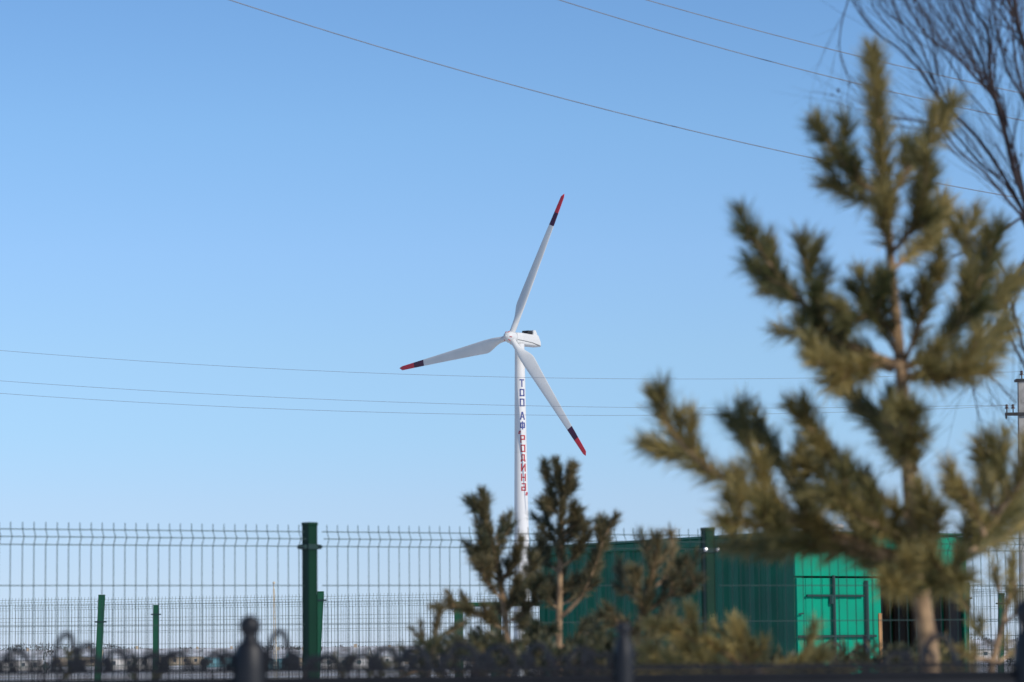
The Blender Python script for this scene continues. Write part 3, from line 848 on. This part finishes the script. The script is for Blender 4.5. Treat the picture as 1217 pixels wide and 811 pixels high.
YP = 9.6; grp = "young pines behind the iron fence"
pine(YP, [(604, 815), (603, 770), (600, 730), (594, 690), (586, 650), (578, 620), (574, 592)],
     [([(602, 750), (575, 735), (550, 722), (520, 722)], -.15, .006),
      ([(590, 690), (572, 668), (556, 650)], .1, .004), ([(592, 680), (575, 665), (570, 640)], -.1, .004),
      ([(586, 655), (600, 635), (606, 615)], .1, .004), ([(594, 690), (612, 670), (618, 645)], -.1, .005),
      ([(600, 730), (622, 700), (634, 665)], .15, .005), ([(598, 715), (578, 690), (572, 668)], -.2, .005),
      ([(602, 740), (628, 725), (640, 690)], -.1, .005), ([(578, 625), (570, 610), (566, 598)], 0, .003),
      ([(603, 765), (575, 770), (545, 760)], .2, .005), ([(603, 765), (630, 765), (655, 750)], -.2, .005)],
     "dark young pine standing just left of the turbine tower", .050, .0026, 2200, m_needle_d, trunk_r=(.014, .003),
     side_len=(.045, .085), side_step=.036, extra=15, seed=8, tint=.35, group=grp, needle_from=.2, trunk_needles=.45)
pine(YP+.3, [(664, 815), (664, 760), (665, 710), (666, 660), (667, 620), (668, 590), (662, 556)],
     [([(666, 600), (652, 575), (650, 556)], .05, .003), ([(667, 600), (676, 575), (678, 556)], -.05, .003),
      ([(667, 640), (650, 620), (648, 600)], .1, .004), ([(667, 640), (684, 620), (682, 600)], -.1, .004),
      ([(666, 680), (645, 665), (640, 640)], .15, .005), ([(666, 675), (690, 655), (694, 628)], -.1, .005),
      ([(665, 735), (690, 710), (708, 670), (718, 640), (730, 618)], -.1, .008), ([(712, 660), (716, 635), (714, 620)], .1, .004),
      ([(664, 720), (645, 700), (632, 670)], .2, .005), ([(664, 720), (690, 705), (702, 680)], .2, .005),
      ([(664, 755), (640, 750), (620, 735)], -.2, .005), ([(664, 770), (695, 755), (712, 735)], .1, .005)],
     "dark young pine with a crooked bushy top right of the turbine tower", .050, .0026, 2200, m_needle_d, trunk_r=(.014, .003),
     side_len=(.045, .085), side_step=.036, extra=18, seed=9, tint=.35, group=grp, needle_from=.2, trunk_needles=.42)
pine(8.0, [(752, 815), (755, 780), (760, 740), (768, 710), (776, 680), (782, 645)],
     [([(760, 735), (785, 715), (812, 690), (828, 662)], -.1, .006), ([(770, 705), (795, 680), (800, 650), (799, 638)], .1, .005),
      ([(765, 720), (745, 700), (738, 670)], .1, .005), ([(758, 750), (735, 740), (722, 722)], -.15, .005),
      ([(776, 680), (770, 660), (775, 640)], 0, .004), ([(756, 765), (780, 752), (812, 742)], .2, .005),
      ([(756, 770), (730, 765), (705, 775)], .2, .005), ([(790, 710), (815, 705), (832, 690)], -.2, .004)],
     "brownish young pine in front of the container side, left of the second fence post", .046, .0026, 1400, m_needle_d, trunk_r=(.014, .003),
     side_len=(.05, .09), side_step=.045, extra=9, seed=12, tint=.55, group=grp, needle_from=.2, trunk_needles=.4)
pine(6.6, [(900, 830), (895, 800), (885, 775), (880, 752)],
     [([(890, 800), (860, 775), (830, 765), (800, 745)], -.1, .006), ([(890, 800), (850, 795), (800, 790), (770, 775)], .15, .006),
      ([(890, 800), (920, 795), (945, 788), (965, 782)], .1, .006), ([(893, 808), (930, 806), (975, 802), (1000, 798)], -.2, .006),
      ([(885, 780), (865, 760), (850, 745)], .1, .004), ([(893, 805), (850, 812), (815, 812)], -.2, .005),
      ([(893, 810), (940, 815), (980, 812)], .2, .005), ([(885, 785), (902, 778), (908, 765)], -.1, .004),
      ([(860, 800), (830, 790), (790, 800)], .3, .005)],
     "low straw coloured pine crown along the bottom edge in front of the container", .052, .0030, 1500, m_needle, trunk_r=(.014, .004),
     side_len=(.06, .12), side_step=.05, seed=15, tint=.8, group=grp, needle_from=.15, trunk_needles=.5)
pine(7.0, [(1178, 830), (1182, 780), (1192, 740), (1200, 705), (1204, 668)],
     [([(1190, 745), (1215, 720), (1228, 690)], -.1, .005), ([(1184, 770), (1160, 750), (1150, 720)], .1, .005),
      ([(1182, 785), (1150, 780), (1125, 765)], -.1, .005), ([(1182, 790), (1205, 775), (1225, 765)], .1, .005),
      ([(1180, 805), (1140, 805), (1110, 795)], .2, .005), ([(1196, 720), (1185, 695), (1180, 672)], .1, .004),
      ([(1180, 810), (1215, 805), (1235, 795)], -.1, .005)],
     "sparse thin pine with yellow stems at the right edge below the large pine", .048, .0028, 900, m_needle, trunk_r=(.012, .003),
     side_len=(.05, .10), side_step=.07, seed=17, tint=.6, group=grp, needle_from=.3, trunk_needles=.3)
pine(8.6, [(508, 830), (510, 800), (514, 770), (518, 745), (522, 728)],
     [([(514, 775), (500, 760), (492, 750)], 0, .004), ([(516, 765), (535, 750), (548, 745)], .1, .004),
      ([(512, 790), (480, 785), (460, 790)], .1, .004), ([(512, 795), (540, 785), (565, 780)], -.1, .004), ([(511, 800), (490, 800), (470, 805)], -.1, .004)],
     "small low pine left of the gate frame with a round bushy tip", .040, .0024, 1300, m_needle_d, trunk_r=(.010, .003),
     side_len=(.04, .08), side_step=.05, seed=19, tint=.45, group=grp, needle_from=.2, trunk_needles=.35)

# ------------------------------------------------------------------ bare twigs shrubs at the bottom (dark brush)
def brush(pxc, Y, wpx, top, n, label, seed):
    random.seed(seed); b = P(pxc, 815, Y); e = empty("bare_shrub", (b.x, Y, 0)); tag(e, label, "shrub", "bare shrubs behind the iron fence")
    mb = MB()
    for i in range(n):
        x = pxc+random.uniform(-.6, .6)*wpx; yt = random.uniform(top, 800)
        q = P(x+random.uniform(-10, 10), yt, Y+random.uniform(-.3, .3)); b0_ = Vector((b.x+(q.x-b.x)*.35, Y+random.uniform(-.1, .1), 0))
        m_ = b0_.lerp(q, .6)+Vector((random.uniform(-.05, .05), 0, 0))
        mb.tube(smooth_line([b0_, m_, q], 3), [.006, .0055, .005, .0045, .004, .003, .002], 4)
        for k in range(4):
            t = random.uniform(.6, .95); c = m_.lerp(q, (t-.6)/.4); mb.tube([c, c+Vector((random.uniform(-.07, .07), random.uniform(-.05, .05), random.uniform(.02, .09)))], [.003, .0015], 4)
    mb.build("stems", m_birch, e)
    nd = Needles()
    for i in range(n if pxc > 500 else max(2, n//3)):
        c = P(pxc+random.uniform(-.6, .6)*wpx, random.uniform(top+15, 812), Y+random.uniform(-.2, .2))
        nd.shoot([c, c+Vector((random.uniform(-.04, .04), 0, .05))], .035, 50, 600, .006, .2)
    nd.build("dry_leaves", m_needle_d, e)
brush(85, 7.5, 60, 776, 8, "dark bare shrub behind the iron scrolls at far left", 31)
brush(215, 7.8, 120, 788, 8, "dark bare shrub left of the iron ball post", 32)
brush(430, 7.6, 130, 790, 12, "low dark bare shrub right of the tall green post", 33)
brush(620, 7.4, 190, 765, 90, "dense dark brush at the foot of the two young pines", 34)
brush(1000, 7.9, 200, 775, 50, "dark bare brush below the green container door", 35)
brush(760, 7.4, 120, 772, 46, "dark brush around the thin iron ball post", 36)

# ------------------------------------------------------------------ bare tree upper right
random.seed(77)
YT = 9.0
b = P(1330, 800, YT)
e = empty("bare_tree", (b.x, YT, 0)); tag(e, "leafless tree whose thin drooping branches enter at the upper right", "tree")
trunk_pts = [Vector((b.x, YT, 0)), P(1325, 600, YT), P(1300, 430, YT), P(1262, 330, YT), P(1217, 255, YT)]
mb = MB(); mb.tube(smooth_line(trunk_pts, 4), [.075-.058*i/16 for i in range(17)], 9)
tr = mb.build("trunk", m_birch, e, smooth=True)
tw_ = MB()
LM = [([(1217, 255), (1206, 232), (1181, 191), (1161, 163), (1132, 134), (1116, 118), (1096, 87), (1067, 57), (1049, 45), (1027, 24), (1008, -10)], 5.0, 1.2, .2),
 ([(1230, 280), (1217, 235), (1206, 205), (1195, 160), (1183, 118), (1177, 89), (1176, 59), (1172, 32), (1158, 12), (1150, -15)], 8, 2, 0),
 ([(1197, 150), (1183, 118), (1170, 103), (1156, 89), (1142, 73), (1128, 61), (1114, 53), (1100, 41), (1087, 22), (1072, -4)], 4.2, 1.6, -.1),
 ([(1181, 118), (1173, 95), (1162, 59), (1146, 32), (1136, 12), (1126, -12)], 3.8, 1.6, .1),
 ([(1262, 180), (1235, 100), (1217, 53), (1209, 24), (1204, -10)], 7, 5, -.1),
 ([(1230, 160), (1215, 106), (1209, 83), (1205, 55), (1203, 25), (1200, -10)], 4, 2, .2),
 ([(1245, 190), (1217, 120), (1200, 90), (1190, 60), (1183, 30), (1180, -5)], 3.6, 1.6, .3),
 ([(1217, 260), (1195, 235), (1170, 205), (1140, 180), (1115, 150), (1085, 143), (1062, 140)], 3.8, 1.4, -.2),
 ([(1225, 270), (1195, 220), (1165, 195), (1140, 165), (1125, 145), (1108, 95), (1085, 60), (1068, 45), (1040, 12), (1035, -5)], 3, 1.2, .3),
 ([(1116, 118), (1104, 80), (1090, 45), (1075, 30), (1050, 12), (1042, -8)], 2.4, 1.1, .1),
 ([(1132, 134), (1118, 100), (1112, 70), (1114, 53)], 2, 1.1, 0),
 ([(1170, 103), (1150, 60), (1132, 30), (1118, 10), (1108, -10)], 2.8, 1.2, .2),
 ([(1156, 89), (1130, 40), (1110, 10), (1094, -10)], 2.2, 1.1, -.2),
 ([(1008, 0), (1000, 30), (998, 60), (1006, 88), (1012, 100)], 1.6, 1.0, 0),
 ([(1230, 250), (1200, 268), (1180, 290), (1196, 330), (1206, 375), (1222, 430)], 3.4, 2.6, -.1),
 ([(1225, 300), (1200, 345), (1196, 385), (1205, 410), (1220, 440)], 5, 3, -.2),
 ([(1215, 330), (1180, 370), (1163, 426), (1185, 455), (1208, 480)], 1.8, 1.6, .1),
 ([(1212, 345), (1172, 390), (1157, 445), (1160, 480), (1170, 512)], 1.4, 1.2, .2),
 ([(1214, 345), (1185, 400), (1172, 450), (1190, 485), (1210, 520)], 1.3, 1.1, .3),
 ([(1240, 250), (1226, 300), (1212, 335), (1205, 365), (1215, 400)], 3, 1.5, .2)]
TP = [0.0]
def twig(p0, d, L, r, lvl):
    pts = [p0]; n = 5; d = d.normalized()
    for i in range(n):
        d = (d+Vector((random.uniform(-.16, .16), random.uniform(-.2, .2), random.uniform(-.10, .12)))).normalized(); pts.append(pts[-1]+d*L/n)
    tw_.tube(pts, [r*(1-.7*i/n) for i in range(n+1)], 4)
    if lvl > 0:
        for i in range(1, n):
            if random.random() < (.6 if lvl < 2 else .4):
                dd_ = (d+Vector((random.uniform(-.7, .5), random.uniform(-.5, .5), random.uniform(-.2, .6)))).normalized()
                twig(pts[i], dd_, L*random.uniform(.4, .7), r*.6, lvl-1)
            if lvl == 1 and random.random() < .025: tw_.ball(pts[i], random.uniform(.003, .006), 5, 4, (1, 1, 1.5))
LX = []
for poly, w0, w1, dy in LM[:13]:            # finer shoots that run beside the main limbs
    for c in range(1):
        ox, oy = random.uniform(-4, 26), random.uniform(-18, 10); fx = random.uniform(.8, 1.15)
        x0, y0 = poly[0]
        LX.append(([(x0+(x-x0)*fx+ox*min(1, i/2)+random.uniform(-2, 2), y+oy*min(1, i/2)+random.uniform(-2, 2)) for i, (x, y) in enumerate(poly)], min(w0*.45, 2.4), min(w1*.8, 1.2), dy+random.uniform(-.3, .3)))
for li, (poly, w0, w1, dy) in enumerate(LM+LX):
    m_ = len(poly)-1; k = YT/F/2
    pts = smooth_line([P(x, y, YT+dy*i/m_) for i, (x, y) in enumerate(poly)], 4); n = len(pts)
    tw_.tube(pts, [(w0+(w1-w0)*i/(n-1))*k for i in range(n)], 6)
    for i in range(2, n-1):
        if random.random() < .6:
            t = (pts[i+1]-pts[i]).normalized()
            d = t+Vector((random.uniform(-.55, .45), random.uniform(-.6, .6), random.uniform(-.1, .6)))
            twig(pts[i], d, random.uniform(.14, .42), w1*k*.62, 2 if li < 13 else 1)
tw_.build("branches", m_birch, tr)

# ------------------------------------------------------------------ power line
YU = 62
ub = P(1217.5, 700, YU); ut = P(1214.5, 453, YU)
e = empty("utility_pole", (ub.x, YU, gz(ub.x, YU))); tag(e, "grey concrete utility pole with insulators at the right edge", "utility pole")
mb = MB(); bz = Vector((ub.x, YU, gz(ub.x, YU)-.2))
vs = []
for c, h_ in ((bz, .15), (ut, .085)):
    vs += [c+Vector((-h_, -h_, 0)), c+Vector((h_, -h_, 0)), c+Vector((h_, h_, 0)), c+Vector((-h_, h_, 0))]
mb.add(vs, [(0,1,5,4),(1,2,6,5),(2,3,7,6),(3,0,4,7),(4,5,6,7)]); mb.build("post", m_conc, e)
mb = MB(); xl = P(1193.5, 493, YU); xr_ = Vector((2*ut.x-xl.x, YU, xl.z+.0)); mb.bevbox((xl+xr_)/2+Vector((0, -.12, 0)), (xr_-xl).length, .07, .07, .008)
mb.tube([xl+Vector((.02, -.12, 0)), xl+Vector((.02, -.12, -.1))], .02, 5)
ca = mb.build("crossarm", m_blk, e)
mb = MB(); mb.bevbox(ut+Vector((0, 0, .01)), .30, .24, .06, .01); mb.build("pole_cap", m_blk, e)
tops = []
def insul(p, parent):
    mb = MB(); mb.tube([p, p+Vector((0, 0, .12))], .014, 5)
    for dz, r_ in ((.09, .05), (.14, .038)):
        mb.tube([p+Vector((0, 0, dz)), p+Vector((0, 0, dz+.015)), p+Vector((0, 0, dz+.045))], [r_, r_*.9, .02], 8)
    mb.build("insulator", m_ceram, parent); return p+Vector((0, 0, .17))
i1 = insul(Vector((P(1195.5, 491, YU).x, YU-.12, xl.z+.03)), ca); i2 = insul(Vector((P(1203, 491, YU).x, YU-.12, xl.z+.03)), ca)
i3 = insul(ut+Vector((0, 0, .04)), e)
insul(Vector((2*ut.x-i1.x, YU-.12, xl.z+.03)), ca)
def cable(px_pts, Ya, Yb, label, r_, grpn, start=None, step=24):
    """fit a parabola through three photo points, depth linear"""
    xs_ = [p[0] for p in px_pts]; co = np.polyfit(xs_, [p[1] for p in px_pts], 2)
    x0, x1 = min(xs_)-260, max(xs_)
    pts = []
    for i in range(step+1):
        t = i/step; x = x0+(x1-x0)*t
        # linear path in space: interpolate inverse depth
        Yv = 1/((1-t)/Ya+t/Yb); pts.append(P(x, float(np.polyval(co, x)), Yv))
    if start is not None: pts[-1] = start
    mb = MB(); mb.tube(pts, r_, 5)
    o = mb.build("power_line", m_cable); tag(o, label, "power line", grpn)
gA = "power lines strung to the utility pole"
cable([(0, 417), (460, 443), (710, 451), (960, 450), (1213.5, 442)], 58, YU, "highest of the three thin wires running behind the turbine", .0040, gA, i3)
cable([(0, 453), (460, 477), (710, 484.5), (1000, 485), (1195, 481)], 58, YU-.12, "middle of the three thin wires running behind the turbine", .0040, gA, i1)
cable([(0, 468), (460, 489.5), (710, 494), (1000, 491.5), (1203, 481.5)], 58, YU-.12, "lowest of the three thin wires running behind the turbine", .0040, gA, i2)
gB = "overhead wires sloping across the upper sky"
cable([(275, 0), (600, 101), (970, 187), (1170, 228), (1330, 256)], 26, 34, "lowest sloping wire, starting left of centre at the top", .0058, gB)
cable([(665, 0), (900, 70), (1180, 135), (1330, 166)], 26, 34, "middle sloping wire across the top right sky", .0058, gB)
cable([(768, 0), (1000, 62), (1200, 108), (1330, 134)], 26, 34, "topmost sloping wire crossing the pine tip", .0058, gB)

scene.render.resolution_x = 1024; scene.render.resolution_y = 682
